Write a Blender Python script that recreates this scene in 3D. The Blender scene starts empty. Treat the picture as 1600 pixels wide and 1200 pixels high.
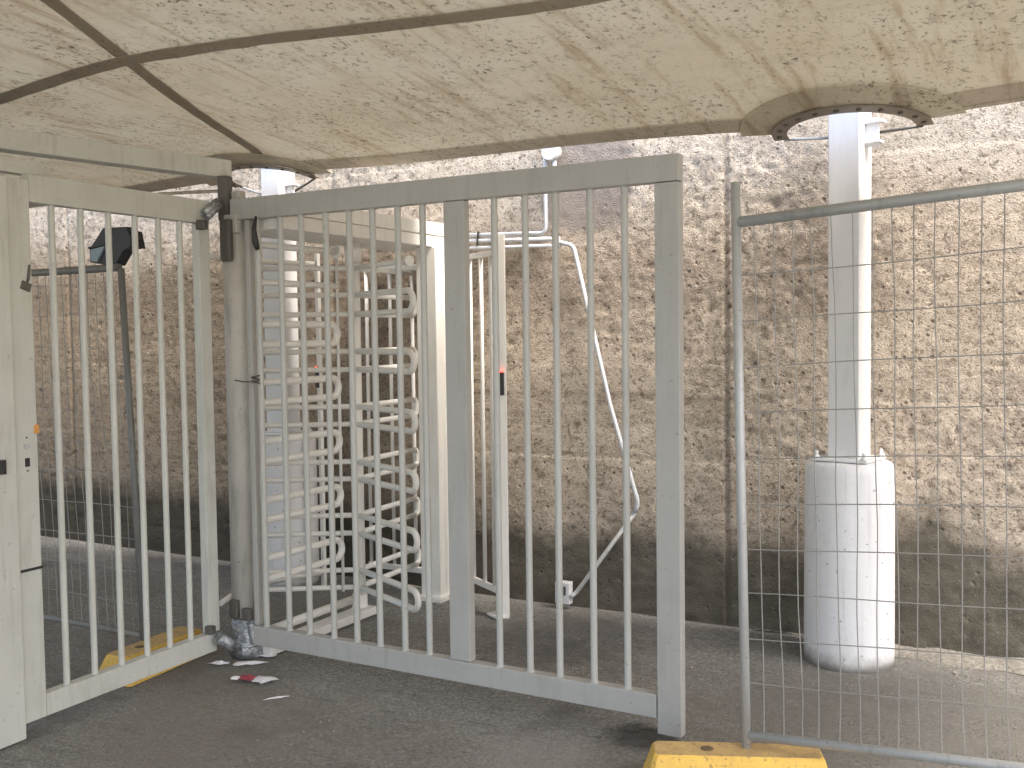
import bpy, bmesh, math, random
from mathutils import Vector, Matrix, noise
random.seed(7)
R = math.radians
scene = bpy.context.scene

# ------------------------------------------------------------------ camera
cam_data = bpy.data.cameras.new('camera')
cam = bpy.data.objects.new('camera', cam_data)
scene.collection.objects.link(cam)
scene.camera = cam
cam_data.sensor_width = 36.0
cam_data.lens = 36.0
cam_data.clip_start = 0.05
cam_data.clip_end = 500
yaw, pitch, roll = R(29.44), R(2.724), R(-0.7375)
F = Vector((-math.sin(yaw)*math.cos(pitch), math.cos(yaw)*math.cos(pitch), -math.sin(pitch)))
R0 = Vector((math.cos(yaw), math.sin(yaw), 0)); U0 = R0.cross(F)
Rv = math.cos(roll)*R0 + math.sin(roll)*U0
Uv = -math.sin(roll)*R0 + math.cos(roll)*U0
M = Matrix(((Rv.x, Uv.x, -F.x, 0), (Rv.y, Uv.y, -F.y, 0), (Rv.z, Uv.z, -F.z, 1.55), (0, 0, 0, 1)))
cam.matrix_world = M

# ------------------------------------------------------------------ light
SUN_EL, SUN_AZ = R(53), R(104)      # azimuth clockwise from +Y
world = bpy.data.worlds.new('World'); scene.world = world
world.use_nodes = True
wn = world.node_tree
bg = wn.nodes['Background']; bg.inputs['Strength'].default_value = 0.15
sky = wn.nodes.new('ShaderNodeTexSky'); sky.sky_type = 'NISHITA'; sky.sun_disc = False
sky.sun_elevation = SUN_EL; sky.sun_rotation = SUN_AZ
sky.air_density = 1.0; sky.dust_density = 4.0; sky.ozone_density = 1.0
wn.links.new(sky.outputs[0], bg.inputs['Color'])
sd = bpy.data.lights.new('sun', 'SUN'); sd.energy = 1.6; sd.angle = R(18); sd.color = (1.0, 0.93, 0.84)
sun = bpy.data.objects.new('sun', sd); scene.collection.objects.link(sun)
sdir = Vector((math.sin(SUN_AZ)*math.cos(SUN_EL), math.cos(SUN_AZ)*math.cos(SUN_EL), math.sin(SUN_EL)))
sun.rotation_euler = sdir.to_track_quat('Z', 'Y').to_euler()
scene.view_settings.view_transform = 'Standard'
scene.view_settings.look = 'None'
scene.view_settings.gamma = 1
scene.view_settings.exposure = 2.0
scene.render.engine = 'CYCLES'
scene.cycles.max_bounces = 8
scene.cycles.diffuse_bounces = 5

# ------------------------------------------------------------------ materials
def mat(name):
    m = bpy.data.materials.new(name); m.use_nodes = True
    nt = m.node_tree
    return m, nt, nt.nodes['Principled BSDF']
def N(nt, t, **kw):
    n = nt.nodes.new('ShaderNode'+t)
    for k, v in kw.items():
        if k in n.inputs: n.inputs[k].default_value = v
        else: setattr(n, k, v)
    return n
def L(nt, a, b): nt.links.new(a, b)
def ramp(nt, fac, stops, interp='LINEAR'):
    r = nt.nodes.new('ShaderNodeValToRGB'); r.color_ramp.interpolation = interp
    e = r.color_ramp.elements
    e[0].position, e[0].color = stops[0][0], (*stops[0][1], 1)
    e[1].position, e[1].color = stops[-1][0], (*stops[-1][1], 1)
    for p, c in stops[1:-1]:
        x = e.new(p); x.color = (*c, 1)
    L(nt, fac, r.inputs[0]); return r.outputs[0]
def g(v): return (v, v, v)
def mix(nt, fac, a, b, mode='MIX'):
    m = nt.nodes.new('ShaderNodeMix'); m.data_type = 'RGBA'; m.blend_type = mode
    for i, s in ((0, fac), (6, a), (7, b)):
        if isinstance(s, (int, float)): m.inputs[i].default_value = s
        elif isinstance(s, tuple): m.inputs[i].default_value = (*s, 1)
        else: L(nt, s, m.inputs[i])
    return m.outputs[2]
def math_(nt, op, a, b=None, clamp=False):
    m = nt.nodes.new('ShaderNodeMath'); m.operation = op; m.use_clamp = clamp
    for i, s in ((0, a), (1, b)):
        if s is None: continue
        if isinstance(s, (int, float)): m.inputs[i].default_value = s
        else: L(nt, s, m.inputs[i])
    return m.outputs[0]
def geo(nt):                # world position: the surfaces below are all fixed to the place
    return nt.nodes.new('ShaderNodeNewGeometry').outputs['Position']
def mapping(nt, vec, scale=(1, 1, 1), rot=(0, 0, 0)):
    m = nt.nodes.new('ShaderNodeMapping'); m.inputs['Scale'].default_value = scale; m.inputs['Rotation'].default_value = rot
    L(nt, vec, m.inputs[0]); return m.outputs[0]
def noise_t(nt, vec, scale, detail=4, rough=.55, dist=0):
    n = N(nt, 'TexNoise'); n.inputs['Scale'].default_value = scale; n.inputs['Detail'].default_value = detail
    n.inputs['Roughness'].default_value = rough; n.inputs['Distortion'].default_value = dist
    L(nt, vec, n.inputs['Vector']); return n.outputs['Fac']
def bump(nt, bsdf, h, strength=.3, dist=.01):
    b = N(nt, 'Bump'); b.inputs['Strength'].default_value = strength; b.inputs['Distance'].default_value = dist
    L(nt, h, b.inputs['Height']); L(nt, b.outputs[0], bsdf.inputs['Normal'])

def painted(name, col, dirt=(.25, .22, .17), amt=.35, rough=.42, chips=None, metal=0):
    m, nt, b = mat(name)
    p = geo(nt)
    a = noise_t(nt, p, 6, 6, .6)
    s = noise_t(nt, mapping(nt, p, (14, 14, 1.6)), 2, 5, .65)
    f = math_(nt, 'MULTIPLY', ramp(nt, a, [(.40, g(0)), (.72, g(1))]), amt)
    c = mix(nt, f, col, tuple(x*.72 + y*.1 for x, y in zip(col, dirt)))
    f2 = math_(nt, 'MULTIPLY', ramp(nt, s, [(.52, g(0)), (.75, g(1))]), amt*1.2)
    c = mix(nt, f2, c, tuple(.35*x + .45*y for x, y in zip(col, dirt)))
    sp = noise_t(nt, p, 55, 3, .6)
    c = mix(nt, math_(nt, 'MULTIPLY', ramp(nt, sp, [(.66, g(0)), (.72, g(1))]), .5*amt/.35), c, chips or dirt)
    L(nt, c, b.inputs['Base Color'])
    b.inputs['Roughness'].default_value = rough; b.inputs['Metallic'].default_value = metal
    bump(nt, b, noise_t(nt, p, 30, 4, .6), .12, .004)
    return m

M_gate = painted('gate_paint', (.42, .415, .39), amt=.32, chips=(.20, .13, .08))
M_bar = painted('gate_paint_lit', (.49, .49, .46), amt=.3, chips=(.22, .14, .08))  # gate paint lightened: side light on the round bars put into the colour
M_leaf = painted('leaf_paint', (.56, .56, .51), amt=.38, dirt=(.28, .22, .14))
M_cream = painted('cream_paint', (.82, .80, .75), amt=.15, dirt=(.2, .15, .1))
M_white = painted('white_paint', (.70, .70, .70), amt=.22, dirt=(.45, .45, .44), rough=.5)
M_galv = painted('galvanised', (.50, .51, .505), amt=.5, dirt=(.16, .13, .10), rough=.5, metal=.35)
M_wire = painted('wire', (.30, .295, .28), amt=.5, dirt=(.16, .13, .10), rough=.55, metal=.2)
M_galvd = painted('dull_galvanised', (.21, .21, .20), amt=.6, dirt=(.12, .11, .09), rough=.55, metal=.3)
M_post = painted('post_paint', (.50, .475, .43), amt=.7, dirt=(.14, .13, .11), rough=.6)
M_rust = painted('dirty_steel', (.13, .12, .105), amt=.8, dirt=(.05, .045, .04), rough=.55, metal=.3)
M_pvc = painted('grey_pvc', (.55, .57, .60), amt=.3, dirt=(.3, .28, .25), rough=.5)
M_black = painted('black_plastic', (.025, .025, .027), amt=.1, dirt=(.05, .05, .05), rough=.5)
M_ringm = painted('ring_steel', (.22, .19, .155), amt=.7, dirt=(.12, .10, .08), rough=.5, metal=.2)
def foil():
    m, nt, b = mat('silver_tape'); p = geo(nt)
    c = ramp(nt, noise_t(nt, p, 38, 3, .6), [(.35, (.20, .21, .22)), (.66, (.52, .54, .57))])
    L(nt, c, b.inputs['Base Color']); b.inputs['Metallic'].default_value = .6; b.inputs['Roughness'].default_value = .35
    bump(nt, b, noise_t(nt, p, 45, 4, .6), .9, .012); return m
M_tape = foil()
def flat(name, col, rough=.6, metal=0, emit=None):
    m, nt, b = mat(name)
    p = geo(nt)
    L(nt, mix(nt, noise_t(nt, p, 25, 3), tuple(c*.8 for c in col), tuple(min(1, c*1.15) for c in col)), b.inputs['Base Color'])
    b.inputs['Roughness'].default_value = rough; b.inputs['Metallic'].default_value = metal
    if emit: b.inputs['Emission Color'].default_value = (*emit, 1); b.inputs['Emission Strength'].default_value = 1.5
    return m
M_red = flat('red_print', (.36, .06, .08), .45)
M_paper = flat('white_paper', (.72, .70, .72), .7)
M_led = flat('red_led', (.6, .04, .03), .4, emit=(1, .05, .03))
M_glass = flat('lamp_glass', (.17, .22, .25), .15)
M_orange = flat('orange_sticker', (.70, .32, .08), .6)

def yellow(name, top=False):
    m, nt, b = mat(name); p = geo(nt)
    base = (.78, .50, .10) if not top else (.60, .42, .17)
    a = noise_t(nt, p, 14, 6, .65)
    c = mix(nt, ramp(nt, a, [(.38, g(0)), (.75, g(1))]), base, (.36, .25, .13) if top else (.62, .38, .09))
    s = noise_t(nt, p, 70, 4, .6)
    c = mix(nt, ramp(nt, s, [(.58, g(0)), (.70, g(.8))]), c, (.16, .11, .07))
    L(nt, c, b.inputs['Base Color']); b.inputs['Roughness'].default_value = .7
    bump(nt, b, noise_t(nt, p, 60, 5), .4, .006); return m
M_yel = yellow('yellow_concrete'); M_yeltop = yellow('yellow_concrete_dusty', True)

def concrete():
    m, nt, b = mat('board_marked_concrete'); p = geo(nt)
    big = noise_t(nt, p, 1.1, 6, .62)
    mid = noise_t(nt, mapping(nt, p, (1, 1, 1.7)), 5, 7, .68)
    c = ramp(nt, mid, [(.28, (.37, .305, .24)), (.5, (.52, .44, .355)), (.72, (.64, .56, .46))])
    c = mix(nt, ramp(nt, big, [(.42, g(0)), (.66, g(.5))]), c, (.36, .305, .24))
    # paler, pinker, rougher upper lifts
    sep = N(nt, 'SeparateXYZ'); L(nt, p, sep.inputs[0]); z = sep.outputs[2]; x = sep.outputs[0]
    zw = math_(nt, 'ADD', z, math_(nt, 'MULTIPLY', math_(nt, 'SUBTRACT', noise_t(nt, p, 2.5, 5, .6), .5), .9))
    up = ramp(nt, math_(nt, 'DIVIDE', zw, 4), [(.47, g(0)), (.57, g(.52))])
    c = mix(nt, up, c, ramp(nt, mid, [(.3, (.36, .305, .24)), (.5, (.53, .47, .38)), (.7, (.64, .57, .48))]))
    # board bands: each lift a slightly different tone
    band = N(nt, 'TexWhiteNoise'); band.noise_dimensions = '2D'
    cb = N(nt, 'CombineXYZ'); L(nt, math_(nt, 'FLOOR', math_(nt, 'DIVIDE', z, .172)), cb.inputs[0])
    L(nt, math_(nt, 'FLOOR', math_(nt, 'DIVIDE', math_(nt, 'ADD', x, 1.65), 2.6)), cb.inputs[1]); L(nt, cb.outputs[0], band.inputs['Vector'])
    c = mix(nt, 1.0, c, ramp(nt, band.outputs[0], [(0, g(.92)), (1, g(1.05))]), 'MULTIPLY')
    # coarse, dark, poorly compacted lift left of the shuttering joint
    hz = math_(nt, 'SUBTRACT', 1, math_(nt, 'MINIMUM', math_(nt, 'ABSOLUTE', math_(nt, 'DIVIDE', math_(nt, 'SUBTRACT', zw, 1.86), .30)), 1))
    c = mix(nt, math_(nt, 'MULTIPLY', math_(nt, 'MULTIPLY', hz, ramp(nt, math_(nt, 'MULTIPLY', x, -.25), [(.40, g(.15)), (.46, g(1))])), .42), c, (.20, .155, .12))
    # aggregate: pebbles and voids
    w = noise_t(nt, mapping(nt, p, (1, 1, 1.25)), 21, 6, .78, .5)
    c = mix(nt, ramp(nt, w, [(.54, g(0)), (.61, g(.75))]), c, (.16, .125, .095))
    c = mix(nt, ramp(nt, w, [(.34, g(.7)), (.44, g(0))]), c, (.60, .52, .44))
    gr_ = noise_t(nt, p, 75, 4, .75)
    c = mix(nt, ramp(nt, gr_, [(.55, g(0)), (.62, g(.8))]), c, (.12, .092, .07))
    c = mix(nt, ramp(nt, gr_, [(.33, g(.55)), (.42, g(0))]), c, (.62, .55, .48))
    v = N(nt, 'TexVoronoi', Scale=16.0); v.inputs['Randomness'].default_value = 1
    L(nt, mix(nt, .12, p, N(nt, 'TexNoise', Scale=12.0).outputs['Color'], 'ADD'), v.inputs['Vector'])
    pit = ramp(nt, v.outputs['Distance'], [(.06, g(1)), (.19, g(0))])
    keep = ramp(nt, noise_t(nt, p, 3.1, 4, .6), [(.40, g(0)), (.52, g(1))])
    pit = math_(nt, 'MULTIPLY', pit, keep)
    c = mix(nt, math_(nt, 'MULTIPLY', pit, .8), c, (.09, .065, .05))
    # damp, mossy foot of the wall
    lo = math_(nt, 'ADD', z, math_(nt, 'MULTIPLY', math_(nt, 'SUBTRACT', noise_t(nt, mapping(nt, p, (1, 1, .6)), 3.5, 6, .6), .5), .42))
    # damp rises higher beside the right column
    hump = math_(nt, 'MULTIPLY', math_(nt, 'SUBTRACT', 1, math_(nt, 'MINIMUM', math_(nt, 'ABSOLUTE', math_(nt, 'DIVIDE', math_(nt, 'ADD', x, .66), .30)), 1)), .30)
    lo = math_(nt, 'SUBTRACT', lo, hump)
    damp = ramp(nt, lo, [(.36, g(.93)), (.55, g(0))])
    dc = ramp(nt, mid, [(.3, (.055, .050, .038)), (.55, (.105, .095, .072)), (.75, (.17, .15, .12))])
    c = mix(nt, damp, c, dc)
    # dark blotches beside the column at head height
    d2 = noise_t(nt, p, 2.0, 5, .6)
    bx = math_(nt, 'SUBTRACT', 1, math_(nt, 'MINIMUM', math_(nt, 'ABSOLUTE', math_(nt, 'DIVIDE', math_(nt, 'ADD', x, 1.22), .45)), 1))
    bz = math_(nt, 'SUBTRACT', 1, math_(nt, 'MINIMUM', math_(nt, 'ABSOLUTE', math_(nt, 'DIVIDE', math_(nt, 'SUBTRACT', z, 1.95), .6)), 1))
    bl = math_(nt, 'MULTIPLY', math_(nt, 'MULTIPLY', bx, bz), math_(nt, 'MULTIPLY', d2, 2.6), True)
    c = mix(nt, math_(nt, 'MULTIPLY', bl, .62), c, (.17, .135, .105))
    # smooth grey cement patch behind the conduits
    wn_ = math_(nt, 'MULTIPLY', math_(nt, 'SUBTRACT', noise_t(nt, p, 5, 4), .5), .25)
    px = math_(nt, 'ABSOLUTE', math_(nt, 'ADD', math_(nt, 'ADD', x, 2.45), wn_))
    pz = math_(nt, 'SUBTRACT', 2.13, math_(nt, 'ADD', z, wn_))
    pm = math_(nt, 'MULTIPLY', ramp(nt, px, [(.235, g(1)), (.27, g(0))]), ramp(nt, math_(nt, 'ADD', pz, .5), [(.47, g(1)), (.53, g(0))]))
    c = mix(nt, math_(nt, 'MULTIPLY', pm, .85), c, (.235, .205, .18))
    # panels to the left: brown staining, with shade behind the turnstile painted in
    stain_shade = ramp(nt, math_(nt, 'ADD', math_(nt, 'MULTIPLY', x, -.2), math_(nt, 'MULTIPLY', math_(nt, 'SUBTRACT', noise_t(nt, p, 1.6, 5, .6), .5), .25)), [(.57, g(0)), (.68, g(1))])
    stain_shade = math_(nt, 'MULTIPLY', stain_shade, ramp(nt, math_(nt, 'DIVIDE', zw, 4), [(.50, g(1)), (.57, g(.25))]))
    c = mix(nt, stain_shade, c, mix(nt, 1.0, c, (.60, .57, .52), 'MULTIPLY'))
    # shuttering joint
    jd = math_(nt, 'ABSOLUTE', math_(nt, 'ADD', math_(nt, 'ADD', x, 1.655), math_(nt, 'MULTIPLY', wn_, .04)))
    c = mix(nt, ramp(nt, jd, [(.012, g(.3)), (.022, g(0))]), c, (.12, .10, .08))
    L(nt, c, b.inputs['Base Color']); b.inputs['Roughness'].default_value = .92
    h = math_(nt, 'SUBTRACT', math_(nt, 'ADD', math_(nt, 'MULTIPLY', noise_t(nt, p, 42, 6, .7), .6), noise_t(nt, p, 130, 3, .6)), math_(nt, 'MULTIPLY', pit, 1.2))
    bump(nt, b, h, .65, .011)
    return m
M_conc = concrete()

def asphalt():
    m, nt, b = mat('dusty_asphalt'); p = geo(nt)
    big = noise_t(nt, mapping(nt, p, (1, 1, 1), (0, 0, R(30))), .9, 6, .6)
    fine = noise_t(nt, p, 70, 6, .82)
    c = ramp(nt, fine, [(.34, (.13, .127, .113)), (.5, (.29, .283, .255)), (.66, (.56, .545, .50))])
    c = mix(nt, ramp(nt, big, [(.42, g(0)), (.68, g(.55))]), c, (.21, .185, .155))
    dk = noise_t(nt, p, 2.3, 5, .6)
    c = mix(nt, ramp(nt, dk, [(.56, g(0)), (.70, g(.55))]), c, (.115, .108, .098))
    sp = noise_t(nt, p, 26, 3, .55)
    c = mix(nt, ramp(nt, sp, [(.70, g(0)), (.75, g(.7))]), c, (.34, .31, .27))
    v_ = N(nt, 'TexVoronoi', Scale=62.0); L(nt, p, v_.inputs['Vector'])
    agg = ramp(nt, v_.outputs['Distance'], [(.12, g(1)), (.38, g(0))])
    agg = math_(nt, 'MULTIPLY', agg, ramp(nt, noise_t(nt, p, 5, 5, .65), [(.42, g(0)), (.60, g(1))]))
    c = mix(nt, math_(nt, 'MULTIPLY', agg, .45), c, (.46, .44, .40))
    st_ = noise_t(nt, mapping(nt, p, (1.2, 6, 1), (0, 0, R(-35))), 3.2, 6, .7)
    c = mix(nt, ramp(nt, st_, [(.54, g(0)), (.68, g(.45))]), c, (.10, .095, .085))
    def spot(c, x0, y0, rad, col, amt, sc=5):
        d = N(nt, 'VectorMath'); d.operation = 'DISTANCE'; L(nt, p, d.inputs[0]); d.inputs[1].default_value = (x0, y0, 0)
        e = math_(nt, 'ADD', math_(nt, 'DIVIDE', d.outputs['Value'], rad), math_(nt, 'MULTIPLY', math_(nt, 'SUBTRACT', noise_t(nt, p, sc, 6, .65), .5), 1.6))
        return mix(nt, ramp(nt, e, [(.45, g(amt)), (1.0, g(0))]), c, col)
    c = spot(c, -1.50, 3.62, .17, (.030, .028, .026), .85, 9)      # oil under the end of the gate
    c = spot(c, -3.0, 2.9, .75, (.30, .265, .22), .5)
    c = spot(c, -1.75, 3.25, .30, (.36, .345, .32), .55, 8)
    c = spot(c, -3.45, 3.45, .40, (.22, .20, .17), .5)
    c = spot(c, -.5, 4.1, 1.2, (.20, .19, .17), .7)
    c = spot(c, -2.3, 4.6, .6, (.07, .066, .06), .5)
    L(nt, c, b.inputs['Base Color']); b.inputs['Roughness'].default_value = .88
    bump(nt, b, math_(nt, 'ADD', math_(nt, 'ADD', fine, agg), noise_t(nt, p, 8, 4)), 1.0, .014)
    return m
M_asph = asphalt()
def dirtmat():
    m, nt, b = mat('pale_grit'); p = geo(nt)
    L(nt, ramp(nt, noise_t(nt, p, 45, 5, .7), [(.3, (.13, .12, .10)), (.7, (.33, .31, .27))]), b.inputs['Base Color'])
    b.inputs['Roughness'].default_value = .95; bump(nt, b, noise_t(nt, p, 60, 5), .8, .01); return m
M_grit = dirtmat()

def fabric(name, base, warm, trans=.30, mildew=1.0):
    m, nt, b = mat(name); p = geo(nt)
    soft = noise_t(nt, p, 1.3, 5, .6)
    c = mix(nt, ramp(nt, soft, [(.35, g(0)), (.70, g(1))]), base, warm)
    # water run marks, fanning down the slope to the hem
    st = noise_t(nt, mapping(nt, p, (7.5, .8, 1), (0, 0, R(-28))), 1.5, 6, .65)
    c = mix(nt, math_(nt, 'MULTIPLY', ramp(nt, st, [(.52, g(0)), (.68, g(1))]), .75*mildew), c, (.26, .19, .11))
    cl = noise_t(nt, p, 4.5, 6, .7)
    c = mix(nt, math_(nt, 'MULTIPLY', ramp(nt, cl, [(.5, g(0)), (.72, g(1))]), .4*mildew), c, (.25, .21, .14))
    # mildew specks
    reg = ramp(nt, noise_t(nt, p, 1.9, 5, .65), [(.38, g(.10)), (.56, g(1))])
    w = noise_t(nt, mapping(nt, p, (1.0, .72, 1), (0, 0, R(-28))), 44, 5, .74)
    sp = math_(nt, 'MULTIPLY', ramp(nt, w, [(.56, g(0)), (.62, g(1))]), reg)
    c = mix(nt, math_(nt, 'MULTIPLY', sp, .95*mildew), c, (.065, .056, .038))
    w2 = noise_t(nt, mapping(nt, p, (1.0, .6, 1), (0, 0, R(-28))), 19, 7, .78)
    c = mix(nt, math_(nt, 'MULTIPLY', math_(nt, 'MULTIPLY', ramp(nt, w2, [(.56, g(0)), (.64, g(1))]), reg), .7*mildew), c, (.12, .10, .07))
    L(nt, c, b.inputs['Base Color']); b.inputs['Roughness'].default_value = .75
    tr = N(nt, 'BsdfTranslucent'); L(nt, c, tr.inputs['Color'])
    ms = N(nt, 'MixShader'); ms.inputs[0].default_value = trans
    out = nt.nodes['Material Output']
    L(nt, b.outputs[0], ms.inputs[1]); L(nt, tr.outputs[0], ms.inputs[2]); L(nt, ms.outputs[0], out.inputs[0])
    return m
M_fab = fabric('membrane', (.47, .44, .35), (.42, .37, .27), .14, 1.0)
M_seam = fabric('membrane_seam', (.35, .30, .225), (.30, .25, .18), .05, .5)
M_hem = fabric('membrane_hem', (.56, .50, .41), (.46, .40, .31), .06, .7)
M_patch = fabric('membrane_patch', (.60, .55, .43), (.50, .44, .32), .10, .9)

# ------------------------------------------------------------------ mesh helpers
class MB:
    """collects shapes given in place coordinates; build() links them as ONE mesh object"""
    def __init__(s): s.bm = bmesh.new()
    def box(s, c, size, rz=0, ry=0, rx=0, bev=0, mi=0):
        r = bmesh.ops.create_cube(s.bm, size=1)
        vs = r['verts']
        mt = Matrix.Translation(c) @ Matrix.Rotation(rz, 4, 'Z') @ Matrix.Rotation(ry, 4, 'Y') @ Matrix.Rotation(rx, 4, 'X') @ Matrix.Diagonal((*size, 1))
        bmesh.ops.transform(s.bm, matrix=mt, verts=vs)
        if bev:
            es = list({e for v in vs for e in v.link_edges})
            bmesh.ops.bevel(s.bm, geom=es, offset=bev, segments=2, affect='EDGES', profile=.5)
        return s
    def span(s, a, b, w, h, bev=.002):      # square tube from a to b; w horizontal, h vertical
        a, b = Vector(a), Vector(b); d = b-a; ln = d.length; d.normalize()
        up = Vector((0, 0, 1)) if abs(d.z) < .9 else Vector((0, 1, 0))
        sx = d.cross(up).normalized(); sy = sx.cross(d).normalized()
        r = bmesh.ops.create_cube(s.bm, size=1); vs = r['verts']
        mt = Matrix(((sx.x*w, d.x*ln, sy.x*h, (a.x+b.x)/2), (sx.y*w, d.y*ln, sy.y*h, (a.y+b.y)/2), (sx.z*w, d.z*ln, sy.z*h, (a.z+b.z)/2), (0, 0, 0, 1)))
        bmesh.ops.transform(s.bm, matrix=mt, verts=vs)
        if bev:
            es = list({e for v in vs for e in v.link_edges})
            bmesh.ops.bevel(s.bm, geom=es, offset=bev, segments=2, affect='EDGES', profile=.5)
        return s
    def tube(s, pts, r, n=10, cap=True):
        pts = [Vector(p) for p in pts]; rings = []; prev = None
        for i, p in enumerate(pts):
            t = (pts[min(i+1, len(pts)-1)]-pts[max(i-1, 0)]).normalized()
            if prev is None:
                a = Vector((0, 0, 1)) if abs(t.z) < .9 else Vector((1, 0, 0))
                x = t.cross(a).normalized()
            else:
                x = (prev-t*prev.dot(t)).normalized()
            y = t.cross(x); prev = x
            k = r[i] if isinstance(r, (list, tuple)) else r
            rings.append([s.bm.verts.new(p+k*(math.cos(2*math.pi*j/n)*x+math.sin(2*math.pi*j/n)*y)) for j in range(n)])
        for q in range(len(rings)-1):
            for j in range(n):
                f = s.bm.faces.new((rings[q][j], rings[q][(j+1) % n], rings[q+1][(j+1) % n], rings[q+1][j])); f.smooth = n > 5
        if cap:
            s.bm.faces.new(rings[0][::-1]); s.bm.faces.new(rings[-1])
        return s
    def lathe(s, c, prof, n=48):            # prof: (radius, z)
        rings = [[s.bm.verts.new((c[0]+r*math.cos(2*math.pi*j/n), c[1]+r*math.sin(2*math.pi*j/n), c[2]+z)) for j in range(n)] for r, z in prof]
        for q in range(len(rings)-1):
            for j in range(n):
                f = s.bm.faces.new((rings[q][j], rings[q][(j+1) % n], rings[q+1][(j+1) % n], rings[q+1][j])); f.smooth = True
        s.bm.faces.new(rings[0][::-1]); s.bm.faces.new(rings[-1]); return s
    def build(s, name, m, parent=None):
        bmesh.ops.recalc_face_normals(s.bm, faces=s.bm.faces)
        me = bpy.data.meshes.new(name)
        o = bpy.data.objects.new(name, me); scene.collection.objects.link(o)
        if parent is not None:
            base = base_of(parent)
            bmesh.ops.translate(s.bm, verts=s.bm.verts, vec=-base)
            o.parent = parent
        else:
            cs = [v.co for v in s.bm.verts]
            b = Vector(((min(c.x for c in cs)+max(c.x for c in cs))/2, (min(c.y for c in cs)+max(c.y for c in cs))/2, min(c.z for c in cs)))
            bmesh.ops.translate(s.bm, verts=s.bm.verts, vec=-b); o.location = b
        s.bm.to_mesh(me); s.bm.free()
        for x in (m if isinstance(m, (list, tuple)) else [m]): me.materials.append(x)
        return o
def base_of(o):
    v = Vector(o.location)
    while o.parent: o = o.parent; v += Vector(o.location)
    return v
def tag(o, label=None, cat=None, group=None, kind=None):
    if label: o['label'] = label
    if cat: o['category'] = cat
    if group: o['group'] = group
    if kind: o['kind'] = kind
    return o
def thing(name, loc, label, cat, group=None):
    o = bpy.data.objects.new(name, None); scene.collection.objects.link(o); o.location = loc
    o.empty_display_size = .1
    return tag(o, label, cat, group)
def arc(c, r, a0, a1, n, ex, ey):
    ex, ey = Vector(ex), Vector(ey)
    return [Vector(c)+r*(math.cos(a0+(a1-a0)*i/n)*ex+math.sin(a0+(a1-a0)*i/n)*ey) for i in range(n+1)]

# ------------------------------------------------------------------ ground
def build_ground():
    mb = MB(); bm = mb.bm
    x0, x1, y0, y1 = -9.0, 3.0, 1.5, 5.4; nx, ny = 240, 80
    gr = [[bm.verts.new((x0+(x1-x0)*i/nx, y0+(y1-y0)*j/ny,
            0 if i in (0, nx) or j in (0, ny) else .010*noise.noise(Vector((i*.07, j*.07, 0)))+.004*noise.noise(Vector((i*.4, j*.4, 3)))-.006)) for j in range(ny+1)] for i in range(nx+1)]
    for i in range(nx):
        for j in range(ny):
            f = bm.faces.new((gr[i][j], gr[i+1][j], gr[i+1][j+1], gr[i][j+1])); f.smooth = True
    B = 150
    o = [bm.verts.new(p) for p in ((-B, -B, 0), (B, -B, 0), (B, B, 0), (-B, B, 0))]
    c = [gr[0][0], gr[nx][0], gr[nx][ny], gr[0][ny]]
    edge = [[gr[i][0] for i in range(nx+1)], [gr[nx][j] for j in range(ny+1)], [gr[i][ny] for i in range(nx, -1, -1)], [gr[0][j] for j in range(ny, -1, -1)]]
    for k in range(4):
        bm.faces.new([o[k], o[(k+1) % 4]] + edge[k][::-1])
    ob = mb.build('ground', M_asph); tag(ob, 'dusty dark grey asphalt under the gates', None, None, 'structure')
build_ground()

# grit and broken mortar along the foot of the wall
mb = MB()
x = -2.3
prof = []
bmq = mb.bm
rows = []
for i in range(140):
    u = -1.5+i*.02
    w = (.085+.075*noise.noise(Vector((u*3, 0, 1))))*min(1, max(.15, (u+1.5)/.5))
    h = (.018+.02*noise.noise(Vector((u*6, 3, 1))))*min(1, max(.2, (u+1.5)/.5))
    rows.append([bmq.verts.new(q) for q in ((u, 5.24-w*1.9+.02*noise.noise(Vector((u*14, 8, 2))), -.004), (u, 5.24-w*1.2, h*.7+.004*noise.noise(Vector((u*30, 1, 2)))), (u, 5.24-.04, h+.006*noise.noise(Vector((u*30, 5, 2)))), (u, 5.30, h))])
for a, b in zip(rows, rows[1:]):
    for k in range(3): bmq.faces.new((a[k], b[k], b[k+1], a[k+1])).smooth = True
tag(mb.build('grit_bank', M_grit), 'low pale bank of grit along the foot of the wall', None, None, 'structure')

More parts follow.
